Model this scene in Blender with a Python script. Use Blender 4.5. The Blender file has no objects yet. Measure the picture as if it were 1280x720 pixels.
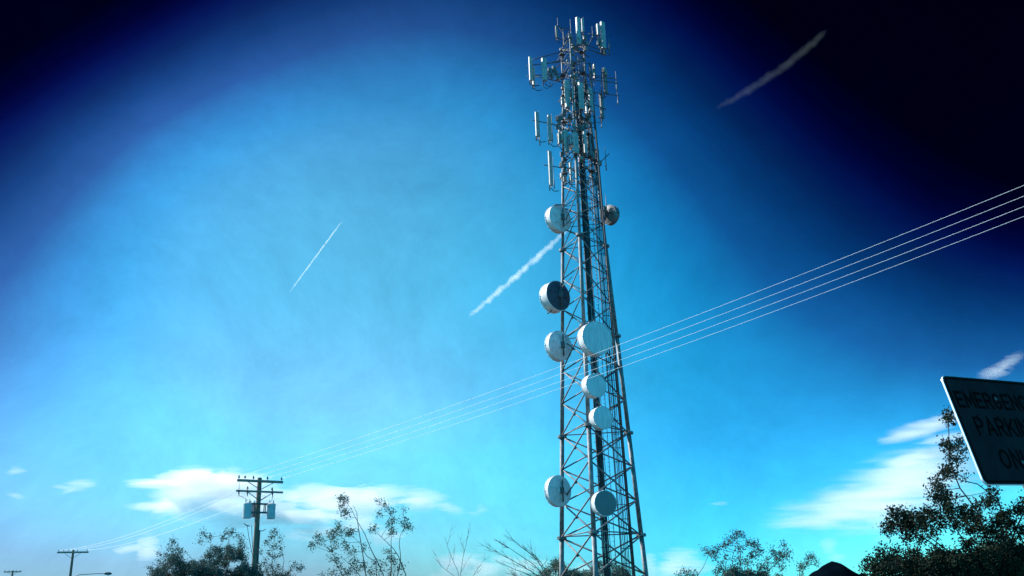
import bpy, bmesh, math, random
from mathutils import Vector, Matrix, noise
rnd = random.Random(7)
D = bpy.data
sc = bpy.context.scene
col = sc.collection
V = Vector
rad = math.radians

# ------------------------------------------------------------------ camera
FPX, PITCH, ROLL, EYE = 1150.0, rad(18.6), rad(1.635), 1.6
fw = V((0, math.cos(PITCH), math.sin(PITCH)))
r0 = V((1, 0, 0)); u0 = r0.cross(fw)
cr = r0 * math.cos(ROLL) - u0 * math.sin(ROLL)
cu = cr.cross(fw)
cam = D.objects.new('camera', D.cameras.new('camera')); col.objects.link(cam)
cam.data.sensor_width = 36.0
cam.data.lens = FPX / 1280.0 * 36.0
cam.data.clip_start = 0.1
cam.data.clip_end = 60000
m = Matrix((cr, cu, -fw)).transposed().to_4x4()
m.translation = V((0, 0, EYE))
cam.matrix_world = m
sc.camera = cam

def at(x, y, Y):
    """world point seen at photo pixel x,y lying at distance Y north of the camera"""
    d = fw + cr * ((x - 640) / FPX) + cu * ((360 - y) / FPX)
    return d * (Y / d.y) + V((0, 0, EYE))

# ------------------------------------------------------------------ materials
def nd(t, kind, **kw):
    n = t.nodes.new(kind)
    for k, v in kw.items():
        setattr(n, k, v)
    return n

def mat(name, c, rough=.6, metal=0., var=.15, scale=3., spec=.4, c2=None, bump=0., stretch=None, trans=0.):
    mt = D.materials.new(name); mt.use_nodes = True
    t = mt.node_tree; b = t.nodes['Principled BSDF']
    b.inputs['Roughness'].default_value = rough
    b.inputs['Metallic'].default_value = metal
    b.inputs['Specular IOR Level'].default_value = spec
    tc = nd(t, 'ShaderNodeTexCoord'); mp = nd(t, 'ShaderNodeMapping')
    if stretch: mp.inputs['Scale'].default_value = stretch
    t.links.new(tc.outputs['Object'], mp.inputs[0])
    nz = nd(t, 'ShaderNodeTexNoise'); nz.inputs['Scale'].default_value = scale
    nz.inputs['Detail'].default_value = 6; nz.inputs['Roughness'].default_value = .65
    t.links.new(mp.outputs[0], nz.inputs['Vector'])
    rp = nd(t, 'ShaderNodeValToRGB')
    rp.color_ramp.elements[0].position = .3; rp.color_ramp.elements[1].position = .7
    lo = tuple(x * (1 - var) for x in c) if c2 is None else c2
    hi = tuple(min(1, x * (1 + var)) for x in c)
    rp.color_ramp.elements[0].color = (*lo, 1); rp.color_ramp.elements[1].color = (*hi, 1)
    t.links.new(nz.outputs['Fac'], rp.inputs[0]); t.links.new(rp.outputs[0], b.inputs['Base Color'])
    if bump:
        bp = nd(t, 'ShaderNodeBump'); bp.inputs['Strength'].default_value = bump
        bp.inputs['Distance'].default_value = .02
        t.links.new(nz.outputs['Fac'], bp.inputs['Height']); t.links.new(bp.outputs[0], b.inputs['Normal'])
    if trans:
        tr = nd(t, 'ShaderNodeBsdfTranslucent'); t.links.new(rp.outputs[0], tr.inputs[0])
        mx = nd(t, 'ShaderNodeMixShader'); mx.inputs[0].default_value = trans
        t.links.new(b.outputs[0], mx.inputs[1]); t.links.new(tr.outputs[0], mx.inputs[2])
        t.links.new(mx.outputs[0], t.nodes['Material Output'].inputs['Surface'])
    return mt

M = dict(
    steel=mat('galvanised_steel', (.165, .175, .18), .6, .15, .3, 2.5, c2=(.05, .052, .056)),
    steel_dark=mat('weathered_steel', (.07, .07, .075), .65, .1, .3, 4),
    paint=mat('white_radome_paint', (.60, .61, .62), .5, 0, .1, 2.2, c2=(.42, .42, .43)),
    fabric=mat('grey_radome_fabric', (.56, .58, .58), .7, 0, .08, 2.0, c2=(.40, .42, .43), stretch=(2.2, 2.2, .6)),
    dishback=mat('dark_dish_back', (.045, .055, .08), .6, 0, .15, 2, spec=.2),
    panel=mat('antenna_plastic', (.33, .34, .33), .5, 0, .1, 2.5, c2=(.15, .155, .15)),
    panel_grey=mat('antenna_plastic_grey', (.12, .125, .13), .5, 0, .1, 1.5),
    black=mat('cable_rubber', (.014, .015, .02), .55, 0, .2, 6),
    radio=mat('radio_casing', (.16, .165, .17), .55, 0, .2, 3),
    wood=mat('creosoted_wood', (.17, .12, .085), .85, 0, .3, 5, c2=(.07, .05, .04), bump=.6, stretch=(8, 8, .5)),
    armwood=mat('weathered_crossarm_wood', (.24, .19, .15), .85, 0, .3, 5, c2=(.13, .10, .08), bump=.5, stretch=(.6, 8, 8)),
    can=mat('transformer_enamel', (.40, .42, .44), .45, 0, .12, 3, c2=(.3, .31, .32)),
    porcelain=mat('brown_porcelain', (.10, .06, .045), .2, 0, .1, 3, spec=.6),
    wire=mat('aluminium_conductor', (.85, .85, .86), .6, 0, .05, 2),
    bark=mat('bush_bark', (.06, .05, .042), .9, 0, .3, 12, bump=.5),
    bark_dark=mat('dark_bark', (.02, .018, .016), .9, 0, .3, 12, spec=.1),
    twig=mat('dry_twig', (.16, .13, .10), .9, 0, .25, 10),
    leaf=mat('mesquite_leaf', (.05, .095, .085), .7, 0, .35, 9, c2=(.03, .058, .05), trans=.2, spec=.25),
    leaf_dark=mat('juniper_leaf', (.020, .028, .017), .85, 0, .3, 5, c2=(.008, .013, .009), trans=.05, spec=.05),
    leaf_grey=mat('saltbush_leaf', (.06, .12, .10), .7, 0, .3, 7, c2=(.05, .075, .06), trans=.25, spec=.25),
    sign=mat('sign_shade_sheeting', (.018, .019, .022), .9, 0, .1, 6, c2=(.010, .011, .013), spec=.05),  # shade on the white sheeting put into its base colour
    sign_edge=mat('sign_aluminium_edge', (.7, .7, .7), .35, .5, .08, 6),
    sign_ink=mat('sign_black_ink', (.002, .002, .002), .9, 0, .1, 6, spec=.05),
    ground=mat('desert_ground', (.045, .048, .052), .95, 0, .2, .4, c2=(.03, .032, .035), bump=.3),
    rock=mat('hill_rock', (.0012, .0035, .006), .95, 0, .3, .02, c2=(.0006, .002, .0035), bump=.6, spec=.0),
    asphalt=mat('asphalt', (.05, .05, .052), .9, 0, .2, 3, bump=.3),
    lampglass=mat('lamp_lens', (.5, .5, .48), .2, 0, .05, 3),
)

# ------------------------------------------------------------------ mesh builder
class MB:
    def __init__(s): s.v = []; s.f = []; s.sm = []
    def add(s, vs, fs, smooth=False):
        o = len(s.v); s.v += [tuple(x) for x in vs]
        s.f += [tuple(i + o for i in f) for f in fs]; s.sm += [smooth] * len(fs)
    def tube(s, pts, rads, n=8, cap=True):
        pts = [V(p) for p in pts]
        if not hasattr(rads, '__len__'): rads = [rads] * len(pts)
        vs = []; k = len(pts); ref = None
        for i, p in enumerate(pts):
            d = (pts[min(i + 1, k - 1)] - pts[max(i - 1, 0)])
            d = d.normalized() if d.length > 1e-9 else V((0, 0, 1))
            if ref is None: ref = V((0, 0, 1)) if abs(d.z) < .9 else V((1, 0, 0))
            a = d.cross(ref).normalized(); b = d.cross(a); ref = -b if False else (a.cross(d))
            for j in range(n):
                t = 2 * math.pi * j / n
                vs.append(p + (a * math.cos(t) + b * math.sin(t)) * rads[i])
        fs = [(i * n + j, i * n + (j + 1) % n, (i + 1) * n + (j + 1) % n, (i + 1) * n + j) for i in range(k - 1) for j in range(n)]
        s.add(vs, fs, True)
        if cap:
            o = len(s.v) - len(vs)
            s.f.append(tuple(o + j for j in range(n))[::-1]); s.sm.append(False)
            s.f.append(tuple(o + (k - 1) * n + j for j in range(n))); s.sm.append(False)
    def box(s, c, sx, sy, sz, rot=None, bev=0.):
        """bevelled box: an octagon-cornered prism when bev > 0"""
        c = V(c); rot = rot or Matrix.Identity(3)
        hx, hy, hz = sx / 2, sy / 2, sz / 2
        if bev <= 0:
            vs = [c + rot @ V((x * hx, y * hy, z * hz)) for z in (-1, 1) for x, y in ((-1, -1), (1, -1), (1, 1), (-1, 1))]
            s.add(vs, [(3, 2, 1, 0), (4, 5, 6, 7), (0, 1, 5, 4), (1, 2, 6, 5), (2, 3, 7, 6), (3, 0, 4, 7)]); return
        def ring(k, z):
            X, Yy, b = hx - k, hy - k, bev
            return [(X - b, -Yy), (X, -Yy + b), (X, Yy - b), (X - b, Yy), (-X + b, Yy), (-X, Yy - b), (-X, -Yy + b), (-X + b, -Yy)]
        lv = [(bev * .7, -hz), (0, -hz + bev), (0, hz - bev), (bev * .7, hz)]
        vs = [c + rot @ V((x, y, z)) for k, z in lv for x, y in ring(k, z)]
        fs = [tuple(range(8))[::-1], tuple(24 + i for i in range(8))]
        fs += [(i * 8 + j, i * 8 + (j + 1) % 8, (i + 1) * 8 + (j + 1) % 8, (i + 1) * 8 + j) for i in range(3) for j in range(8)]
        s.add(vs, fs)
    def lathe(s, o, axis, prof, n=32):
        """prof: (distance along axis, radius)"""
        o = V(o); d = V(axis).normalized()
        ref = V((0, 0, 1)) if abs(d.z) < .9 else V((1, 0, 0))
        a = d.cross(ref).normalized(); b = d.cross(a)
        vs = []
        for h, r in prof:
            for j in range(n):
                t = 2 * math.pi * j / n
                vs.append(o + d * h + (a * math.cos(t) + b * math.sin(t)) * max(r, 1e-4))
        fs = [(i * n + j, i * n + (j + 1) % n, (i + 1) * n + (j + 1) % n, (i + 1) * n + j) for i in range(len(prof) - 1) for j in range(n)]
        s.add(vs, fs, False)
    def build(s, name, mt, parent=None, origin=None):
        me = D.meshes.new(name)
        o0 = V(origin) if origin is not None else V((0, 0, 0))
        me.from_pydata([tuple(V(v) - o0) for v in s.v], [], s.f)
        me.polygons.foreach_set('use_smooth', s.sm)
        me.materials.append(M[mt] if isinstance(mt, str) else mt); me.update()
        o = D.objects.new(name, me); col.objects.link(o)
        if parent is not None: o.parent = parent
        if origin is not None: o.location = o0
        return o

def empty(name, loc=(0, 0, 0), rz=0, parent=None):
    o = D.objects.new(name, None); col.objects.link(o)
    o.location = loc; o.rotation_euler = (0, 0, rz); o.empty_display_size = .3
    if parent is not None: o.parent = parent
    return o

def tag(o, label=None, cat=None, group=None, kind=None):
    for k, v in (('label', label), ('category', cat), ('group', group), ('kind', kind)):
        if v: o[k] = v
    return o

# ------------------------------------------------------------------ light and sky
SUN_EL, SUN_AZ = rad(36), rad(-67)          # azimuth from +Y, negative = to the left
sdir = V((math.sin(SUN_AZ) * math.cos(SUN_EL), math.cos(SUN_AZ) * math.cos(SUN_EL), math.sin(SUN_EL)))
sl = D.lights.new('sun', 'SUN'); sl.energy = 4.8; sl.angle = rad(.53); sl.color = (1, .985, .95)
so = D.objects.new('sun', sl); col.objects.link(so)
so.rotation_euler = (-sdir).to_track_quat('-Z', 'Y').to_euler()

SKYFIT = [(1.047, 0, 0), (-0.238, 1, 0), (0.512, 0, 1), (-2.681, 2, 0), (-0.246, 1, 1), (-6.033, 0, 2), (-13.019, 2, 1), (7.56, 1, 2), (0.994, 3, 0), (-8.765, 0, 3)]
BACKT = 1.08
w = D.worlds.new('World'); sc.world = w; w.use_nodes = True
t = w.node_tree; L = t.links.new
bg = t.nodes['Background']; bg.inputs['Strength'].default_value = .1
sky = nd(t, 'ShaderNodeTexSky', sky_type='NISHITA', sun_disc=False)
sky.sun_elevation = SUN_EL; sky.sun_rotation = SUN_AZ
sky.air_density = 1.0; sky.dust_density = .4; sky.ozone_density = 3.0; sky.altitude = 900
tc = nd(t, 'ShaderNodeTexCoord')
def mth(op, a, b=None, c=None, clamp=False):
    n = nd(t, 'ShaderNodeMath', operation=op, use_clamp=clamp)
    for i, x in enumerate((a, b, c)):
        if x is None: continue
        if isinstance(x, (int, float)): n.inputs[i].default_value = x
        else: L(x, n.inputs[i])
    return n.outputs[0]
sep = nd(t, 'ShaderNodeSeparateXYZ'); L(tc.outputs['Generated'], sep.inputs[0])
X, Yd, Z = sep.outputs
# graded sky: palest low down ahead, dark upper corners put into its colour like a vignette,
# and lifted behind the camera as added fill for shaded faces
az = mth('ARCTAN2', X, Yd)
a_ = mth('ADD', mth('MAXIMUM', mth('MINIMUM', az, .85), -.85), .1)
b_ = mth('SUBTRACT', mth('MINIMUM', mth('MAXIMUM', Z, 0), .72), .3)
tot = None
for cf, pa, pb in SKYFIT:
    term = cf
    for _ in range(pa): term = mth('MULTIPLY', a_, term)
    for _ in range(pb): term = mth('MULTIPLY', b_, term)
    tot = term if tot is None else mth('ADD', tot, term)
g1 = mth('DIVIDE', mth('ADD', az, .40), .21); g2 = mth('DIVIDE', mth('SUBTRACT', Z, .43), .12)
tot = mth('ADD', tot, mth('MULTIPLY', .11, mth('POWER', 2.718, mth('MULTIPLY', -1, mth('ADD', mth('MULTIPLY', g1, g1), mth('MULTIPLY', g2, g2))))))
back = nd(t, 'ShaderNodeMapRange', interpolation_type='SMOOTHSTEP'); L(mth('ABSOLUTE', az), back.inputs[0])
back.inputs[1].default_value = .8; back.inputs[2].default_value = 1.8
top = nd(t, 'ShaderNodeMapRange', interpolation_type='SMOOTHSTEP'); L(Z, top.inputs[0])
top.inputs[1].default_value = .75; top.inputs[2].default_value = 1.0
bk = mth('MAXIMUM', back.outputs[0], top.outputs[0])
tt_ = mth('ADD', mth('MULTIPLY', tot, mth('SUBTRACT', 1, bk)), mth('MULTIPLY', bk, BACKT))
ramp = nd(t, 'ShaderNodeValToRGB'); ramp.color_ramp.interpolation = 'LINEAR'
L(mth('DIVIDE', mth('ADD', tt_, .25), 1.45, clamp=True), ramp.inputs[0])
stops = [(-.25, (0, .0006, .013)), (-.04, (.0003, .0022, .042)), (.07, (.0009, .008, .085)), (.17, (.002, .024, .145)), (.28, (.004, .06, .19)), (.42, (.009, .14, .32)), (.6, (.025, .28, .52)), (.75, (.036, .62, .84)), (.85, (.05, .86, 1.02)), (.95, (.08, 1.02, 1.07)), (1.1, (.105, 1.24, 1.12))]
e = ramp.color_ramp.elements
while len(e) < len(stops): e.new(.5)
for i, (p, c) in enumerate(stops):
    e[i].position = (p + .25) / 1.45; e[i].color = (*[q_ * .812 for q_ in c], 1)
sr = nd(t, 'ShaderNodeSeparateColor'); L(ramp.outputs[0], sr.inputs[0])
cc = nd(t, 'ShaderNodeCombineColor')
lowr = nd(t, 'ShaderNodeMapRange', interpolation_type='SMOOTHSTEP'); L(Z, lowr.inputs[0])
lowr.inputs[1].default_value = .02; lowr.inputs[2].default_value = .34; lowr.inputs[3].default_value = 2.6; lowr.inputs[4].default_value = 1.0
rl = nd(t, 'ShaderNodeMapRange', interpolation_type='SMOOTHSTEP'); L(az, rl.inputs[0])
rl.inputs[1].default_value = -.2; rl.inputs[2].default_value = .22; rl.inputs[3].default_value = 4.2; rl.inputs[4].default_value = .9
redf = mth('MULTIPLY', lowr.outputs[0], rl.outputs[0])
L(mth('MULTIPLY', sr.outputs[0], mth('MULTIPLY', redf, mth('SUBTRACT', 1, mth('MULTIPLY', bk, .85)))), cc.inputs[0]); 
lowb = nd(t, 'ShaderNodeMapRange', interpolation_type='SMOOTHSTEP'); L(Z, lowb.inputs[0])
lowb.inputs[1].default_value = .02; lowb.inputs[2].default_value = .26; lowb.inputs[3].default_value = 1.0; lowb.inputs[4].default_value = 0.0
lowg = nd(t, 'ShaderNodeMapRange', interpolation_type='SMOOTHSTEP'); L(az, lowg.inputs[0])
lowg.inputs[1].default_value = -.1; lowg.inputs[2].default_value = .24; lowg.inputs[3].default_value = .60; lowg.inputs[4].default_value = -.02
L(mth('MULTIPLY', sr.outputs[1], mth('ADD', mth('ADD', 1, mth('MULTIPLY', lowb.outputs[0], lowg.outputs[0])), mth('MULTIPLY', bk, .45))), cc.inputs[1])
L(mth('MULTIPLY', sr.outputs[2], mth('ADD', mth('ADD', 1, mth('MULTIPLY', lowb.outputs[0], .3)), mth('MULTIPLY', bk, .8))), cc.inputs[2])
mx = nd(t, 'ShaderNodeMix', data_type='RGBA', blend_type='MULTIPLY'); mx.inputs[0].default_value = 1
L(sky.outputs[0], mx.inputs[6]); L(cc.outputs[0], mx.inputs[7])
# thin high veil of ice crystals: soft mottling of the blue
nz = nd(t, 'ShaderNodeTexNoise'); nz.inputs['Scale'].default_value = 4.5; nz.inputs['Detail'].default_value = 12
nz.inputs['Roughness'].default_value = .74; nz.inputs['Distortion'].default_value = .3
L(tc.outputs['Generated'], nz.inputs['Vector'])
veil = nd(t, 'ShaderNodeMapRange'); L(nz.outputs['Fac'], veil.inputs[0])
veil.inputs[1].default_value = .35; veil.inputs[2].default_value = .75; veil.inputs[3].default_value = 0.80; veil.inputs[4].default_value = 1.16
sc2 = nd(t, 'ShaderNodeVectorMath', operation='SCALE'); L(mx.outputs[2], sc2.inputs[0]); L(veil.outputs[0], sc2.inputs['Scale'])
L(sc2.outputs[0], bg.inputs['Color'])

vs = sc.view_settings
vs.view_transform = 'Standard'; vs.look = 'None'; vs.exposure = 1.05; vs.gamma = 1
cy = sc.cycles
cy.max_bounces = 6; cy.diffuse_bounces = 3; cy.glossy_bounces = 2; cy.transmission_bounces = 2
cy.transparent_max_bounces = 8; cy.volume_bounces = 10; cy.use_denoising = True
cy.volume_step_rate = 1.0; cy.volume_max_steps = 256

# ------------------------------------------------------------------ ground, hill
def ground():
    mb = MB(); n = 60; S = 26000
    vs = []
    for i in range(n + 1):
        for j in range(n + 1):
            a = (i / n * 2 - 1); b = (j / n * 2 - 1)
            x = math.copysign(abs(a) ** 3, a) * S; y = math.copysign(abs(b) ** 3, b) * S
            vs.append((x, y, 0))
    fs = [(i * (n + 1) + j, (i + 1) * (n + 1) + j, (i + 1) * (n + 1) + j + 1, i * (n + 1) + j + 1) for i in range(n) for j in range(n)]
    mb.add(vs, fs); tag(mb.build('ground', 'ground'), kind='structure')
    mb = MB(); d = V((-.83, .55, 0)).normalized(); d = (V((-42, 100, 0)) - V((30, 10, 0))).normalized(); nn = V((d.y, -d.x, 0))
    c = V((-6, 20, .004)) + nn * 4
    c = V((3, 2.0, .004))
    p = [c - d * 200 - nn * 3.6, c - d * 200 + nn * 3.6, c + d * 900 + nn * 3.6, c + d * 900 - nn * 3.6]
    mb.add(p, [(0, 1, 2, 3)]); tag(mb.build('road', 'asphalt'), kind='structure')
ground()

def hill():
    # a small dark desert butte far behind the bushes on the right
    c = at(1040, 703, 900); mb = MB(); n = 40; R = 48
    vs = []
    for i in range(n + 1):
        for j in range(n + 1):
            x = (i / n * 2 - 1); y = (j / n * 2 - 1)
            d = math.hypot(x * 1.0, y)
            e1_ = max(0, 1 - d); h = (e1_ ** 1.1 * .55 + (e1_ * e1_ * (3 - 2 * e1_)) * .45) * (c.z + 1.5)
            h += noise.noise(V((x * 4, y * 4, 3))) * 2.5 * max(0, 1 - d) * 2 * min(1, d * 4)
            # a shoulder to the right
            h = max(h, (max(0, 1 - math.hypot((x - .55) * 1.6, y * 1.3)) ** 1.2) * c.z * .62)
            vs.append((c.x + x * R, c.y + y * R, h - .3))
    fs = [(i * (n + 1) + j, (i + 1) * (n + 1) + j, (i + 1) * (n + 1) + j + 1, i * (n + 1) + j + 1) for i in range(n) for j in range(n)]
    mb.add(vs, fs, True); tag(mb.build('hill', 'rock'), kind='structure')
hill()

# ------------------------------------------------------------------ cell tower
TC = V((6.449, 77.0, 0)); TA = 19.56
def lr(z): return 4.18 - .0606 * z if z < 47.9 else 4.18 - .0606 * 47.9
def leg(k, z):                                        # k: 0 right, 1 left, 2 near
    a = rad(TA + 120 * k); return TC + V((math.cos(a) * lr(z), math.sin(a) * lr(z), z))
tower = empty('cell_tower', (TC.x, TC.y, 0))
tag(tower, 'tall tapering steel lattice tower crowded with white panel antennas and round dishes', 'cell tower')
TW = (TC.x, TC.y, 0)
def tpart(mb, name, mt, parent=tower):
    """link a mesh given in world coordinates under the tower"""
    o = mb.build(name, mt)
    o.parent = parent
    o.matrix_parent_inverse = Matrix.Translation(-V(TW))
    return o
secs = [(0, 6.2, 2), (6.2, 14.6, 3), (14.6, 23.1, 3), (23.1, 31.5, 3), (31.5, 39.8, 4), (39.8, 47.9, 4), (47.9, 52.2, 3)]
for si, (z0, z1, n) in enumerate(secs):
    s = empty('tower_section', (0, 0, 0), parent=tower); s.location = (0, 0, 0)
    tr = [.24, .23, .215, .19, .16, .13, .1][si] * .82
    br = [.07, .065, .06, .052, .045, .04, .035][si]
    for k in range(3):
        mb = MB(); mb.tube([leg(k, z0), leg(k, z1)], tr, 14); tpart(mb, 'leg', 'steel', s)
        mb = MB(); p = leg(k, z1); mb.lathe(p - V((0, 0, .09)), (0, 0, 1), [(0, .01), (0, tr * 2.1), (.085, tr * 2.1), (.085, tr * 1.2), (.1, tr * 1.2), (.1, tr * 2.1), (.185, tr * 2.1), (.185, .01)], 18)
        for b in range(8):
            a = b * math.pi / 4; q = p + V((math.cos(a), math.sin(a), 0)) * tr * 1.65
            mb.tube([q - V((0, 0, .16)), q + V((0, 0, .16))], .025, 6)
        tpart(mb, 'flange', 'steel', s)
    for k in range(3):
        k2 = (k + 1) % 3; mb = MB()
        for i in range(n):
            a0 = z0 + (z1 - z0) * i / n; a1 = z0 + (z1 - z0) * (i + 1) / n
            mid = lambda A, B, f: A.lerp(B, f)
            out = (mid(leg(k, a0), leg(k2, a0), .5) - TC); out.z = 0; out = out.normalized()
            A, B = leg(k, a0), leg(k2, a1); C, E2 = leg(k2, a0), leg(k, a1)
            mb.tube([A + out * br, B + out * br], br, 8); mb.tube([C - out * br, E2 - out * br], br, 8)
            g = mid(mid(A, B, .5), mid(C, E2, .5), .5); mb.box(g, .22, .22, .22, Matrix.Rotation(math.atan2(out.y, out.x), 3, 'Z') @ Matrix.Scale(.25, 3, V((1, 0, 0))))
            if i == 0 or si >= 4:
                mb.tube([leg(k, a0 + .12), leg(k2, a0 + .12)], br * .8, 8)
        tpart(mb, 'bracing', 'steel', s)
# top ring
mb = MB()
for k in range(3): mb.tube([leg(k, 52.2), leg((k + 1) % 3, 52.2)], .05, 8)
tpart(mb, 'top_ring', 'steel')
# feed-line ladder along the right-hand face
def lad(z, off=0., dy=0.): return TC + V((2.22 - .0185 * z + off, -.35 + dy + z * .004, z))
cl = empty('cable_ladder', parent=tower)
for off in (-.46, .46):
    mb = MB(); mb.tube([lad(0, off), lad(50, off * .7)], .05 if off < 0 else .10, 8); tpart(mb, 'rail', 'steel_dark', cl)
z = .5
while z < 50:
    mb = MB(); mb.tube([lad(z, -.44 * (1 - z / 160)), lad(z, .44 * (1 - z / 160))], .03, 6); z += 1.15
    tpart(mb, 'rung', 'steel_dark', cl)
for i, off in enumerate((-.36, -.24, -.1, .0, .14, .3)):
    mb = MB(); pts = [lad(z, off * (1 - z / 160) + rnd.uniform(-.02, .02), -.07 - (i % 2) * .05) for z in range(0, 50 - i * 3, 2)]
    mb.tube(pts, .024 + .009 * (i % 3), 6); tpart(mb, 'cable', 'black', cl)
# bundled waveguide run behind the near leg
def run(z, off=0., dy=0.): return TC + V((.42 - z * .003 + off, -1.2 + dy + z * .02, z))
cb = empty('cable_bundle', parent=tower)
for i in range(9):
    off = -.24 + (i % 5) * .115; dy = (i // 5) * .1
    mb = MB(); mb.tube([run(z, off + rnd.uniform(-.015, .015), dy) for z in range(0, 52 - i, 2)], .06, 6); tpart(mb, 'cable', 'black', cb)
z = 1
while z < 50:
    mb = MB(); mb.box(run(z, 0, .18), .75, .06, .06); z += 1.4
    tpart(mb, 'hanger', 'steel_dark', cb)
# climbing ladder on the left leg's inside
def cli(z, o=0): return leg(1, z) + V((.62 + o, .12, 0))
ld = empty('climbing_ladder', parent=tower)
for o_ in (-.18, .18):
    mb = MB(); mb.tube([run(0, .6 + o_, .35), run(51, .45 + o_, .2)], .03, 6); tpart(mb, 'rail', 'steel', ld)
mb = MB(); z = .4
while z < 50.5: mb.tube([run(z, .42 + .18 * (1 - z / 52) - .0 , .35 - .15 * z / 51), run(z, .78, .35 - .15 * z / 51)], .016, 5); z += .35
tpart(mb, 'rungs', 'steel', ld)['kind'] = 'stuff'

# dishes
def dish(px, py, Yp, dia, axis, ln, back='paint', label=None, strut=None, to=None, face='paint', shroud='paint'):
    """a shrouded microwave dish; px,py = middle of the end that faces the camera; axis points out of the radome"""
    ax = V(axis).normalized(); c = at(px, py, Yp); R = dia / 2
    toward = ax.y < 0
    base = c if not toward else c - ax * ln            # centre of the back rim
    root = empty('microwave_dish', parent=tower)
    if label: root['label'] = label
    mb = MB(); mb.lathe(base, ax, [(0, R * .985), (.02, R), (ln - .03, R), (ln, R * .985), (ln, R * .95), (.05, R * .95)], 56)
    mb.lathe(base + ax * (ln * .96), ax, [(0, R), (0, R * 1.025), (.045, R * 1.025), (.045, R)], 56)
    mb.lathe(base, ax, [(0, R), (0, R * 1.025), (.045, R * 1.025), (.045, R)], 56)
    ea = ax.cross(V((0, 0, 1))).normalized(); eb = ax.cross(ea)
    for j in range(18):
        a = j * math.pi / 9; q_ = base + ax * (ln * .98) + (ea * math.cos(a) + eb * math.sin(a)) * R * 1.035
        mb.tube([q_ - ax * .07, q_ + ax * .05], .022, 6)
    tpart(mb, 'shroud', shroud, root)
    mb = MB(); mb.lathe(base, ax, [(-.22 - .04 * dia, .001), (-.22 - .04 * dia, .16), (-.2, .3), (-.15, R * .5), (-.05, R * .85), (.0, R * .985)], 56)
    for j in range(6):
        a = j * math.pi / 3 + .3
        e1 = ax.cross(V((0, 0, 1))).normalized(); e2 = ax.cross(e1)
        dd = e1 * math.cos(a) + e2 * math.sin(a)
        mb.tube([base - ax * .2 + dd * .25, base - ax * .11 + dd * R * .8], .03, 5)
    tpart(mb, 'reflector', back, root)
    mb = MB(); mb.lathe(base + ax * ln, ax, [(-.01, R * .97), (.015, R * .965), (.05, R * .6), (.065, .001)], 56)
    tpart(mb, 'radome', face, root)
    # mounting: vertical pipe, ring and clamps to the tower
    hub = base - ax * (.3 + .04 * dia)
    mb = MB(); mb.tube([hub - V((0, 0, R * .75)), hub + V((0, 0, R * .75))], .065, 10)
    mb.box(hub + ax * .08, .34, .34, .5)
    for h in (-.45, .45):
        tgt = to(hub.z + h * R * 1.2) if to else hub
        mb.tube([hub + V((0, 0, h * R * 1.2)), tgt], .05, 8)
    tpart(mb, 'mount', 'steel_dark', root)
    if strut:
        mb = MB(); mb.tube([base + strut[0] - ax * .15, base + strut[1]], .035, 8); tpart(mb, 'strut', 'steel', root)
    return root
Lg = lambda z: leg(1, z); Ng = lambda z: leg(2, z); Rg = lambda z: leg(0, z)
AWAY = (-.62, .78, 0.0)
dish(700.5, 272.5, 77.4, 2.55, AWAY, .62, to=Lg, label='highest white dish on the left leg with a bright rim')
dish(698, 369.5, 77.2, 2.72, (-.62, .78, -.02), .95, back='dishback', to=Lg, label='dark backed dish with a deep pale shroud on the left leg', strut=(V((.1, -.5, .45)), V((1.15, -1.6, 1.15))))
dish(700.5, 432, 77.6, 2.62, AWAY, .5, to=Lg, label='white dish on the left leg beside the largest front facing dish')
dish(699.5, 613.5, 77.8, 2.5, AWAY, .45, back='fabric', to=Lg, label='lowest grey dish hung on the left leg')
dish(746.8, 422.5, 73.0, 2.78, (.45, -.88, 0), .85, to=Ng, label='largest round dish facing outward at the middle of the tower', face='fabric')
dish(745.3, 481.5, 73.0, 1.9, (.48, -.87, 0), .75, to=Ng, label='small round dish just under the largest one', face='fabric')
dish(754.0, 522, 73.2, 1.82, (.46, -.88, 0), .7, to=Ng, label='small round dish second below the largest one', face='fabric')
dish(757.0, 629.0, 72.9, 1.95, (.42, -.9, 0), .55, to=Ng, label='lowest round grey dish on the near leg', face='panel_grey')
dish(760.0, 268, 78.5, 1.8, (.75, .66, 0), .55, back='panel_grey', shroud='panel_grey', to=Rg, label='grey dish half hidden on the right side of the tower')

# panel antennas, radios, whips, pipes (photo measurements, real depth on the tower)
def pan(px, y0, y1, wd=.34, Yp=76, yaw=30, mt='panel', dp=.2, pole=True):
    a = at(px, y0, Yp); b = at(px, y1, Yp); c = (a + b) / 2; c.x = (a.x + b.x) / 2
    h = (b.z - a.z); root = empty('panel_antenna', parent=tower)
    R = Matrix.Rotation(rad(yaw), 3, 'Z')
    mb = MB(); mb.box(c, wd, dp, abs(h), R, bev=min(.05, wd * .2)); tpart(mb, 'radome', mt, root)
    if pole:
        q = c + R @ V((0, dp / 2 + .14, 0))
        mb = MB(); mb.tube([q - V((0, 0, abs(h) * .62)), q + V((0, 0, abs(h) * .56))], .045, 8)
        for s_ in (-.36, .36): mb.box(q + V((0, 0, s_ * abs(h))) - R @ V((0, .08, 0)), .1, .22, .1, R)
        tpart(mb, 'mounting_pipe', 'steel_dark', root)
        for s_ in (-.05, .06):
            mb = MB(); p0 = c + R @ V((s_, .05, -abs(h) / 2)); d_ = (TC - p0); d_.z = 0; d_ = d_.normalized()
            mb.tube([p0, p0 - V((0, 0, .25)), p0 + d_ * .3 - V((0, 0, .5)), p0 + d_ * .8 - V((0, 0, .35))], .02, 5)
            tpart(mb, 'jumper_cable', 'black', root)
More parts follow.
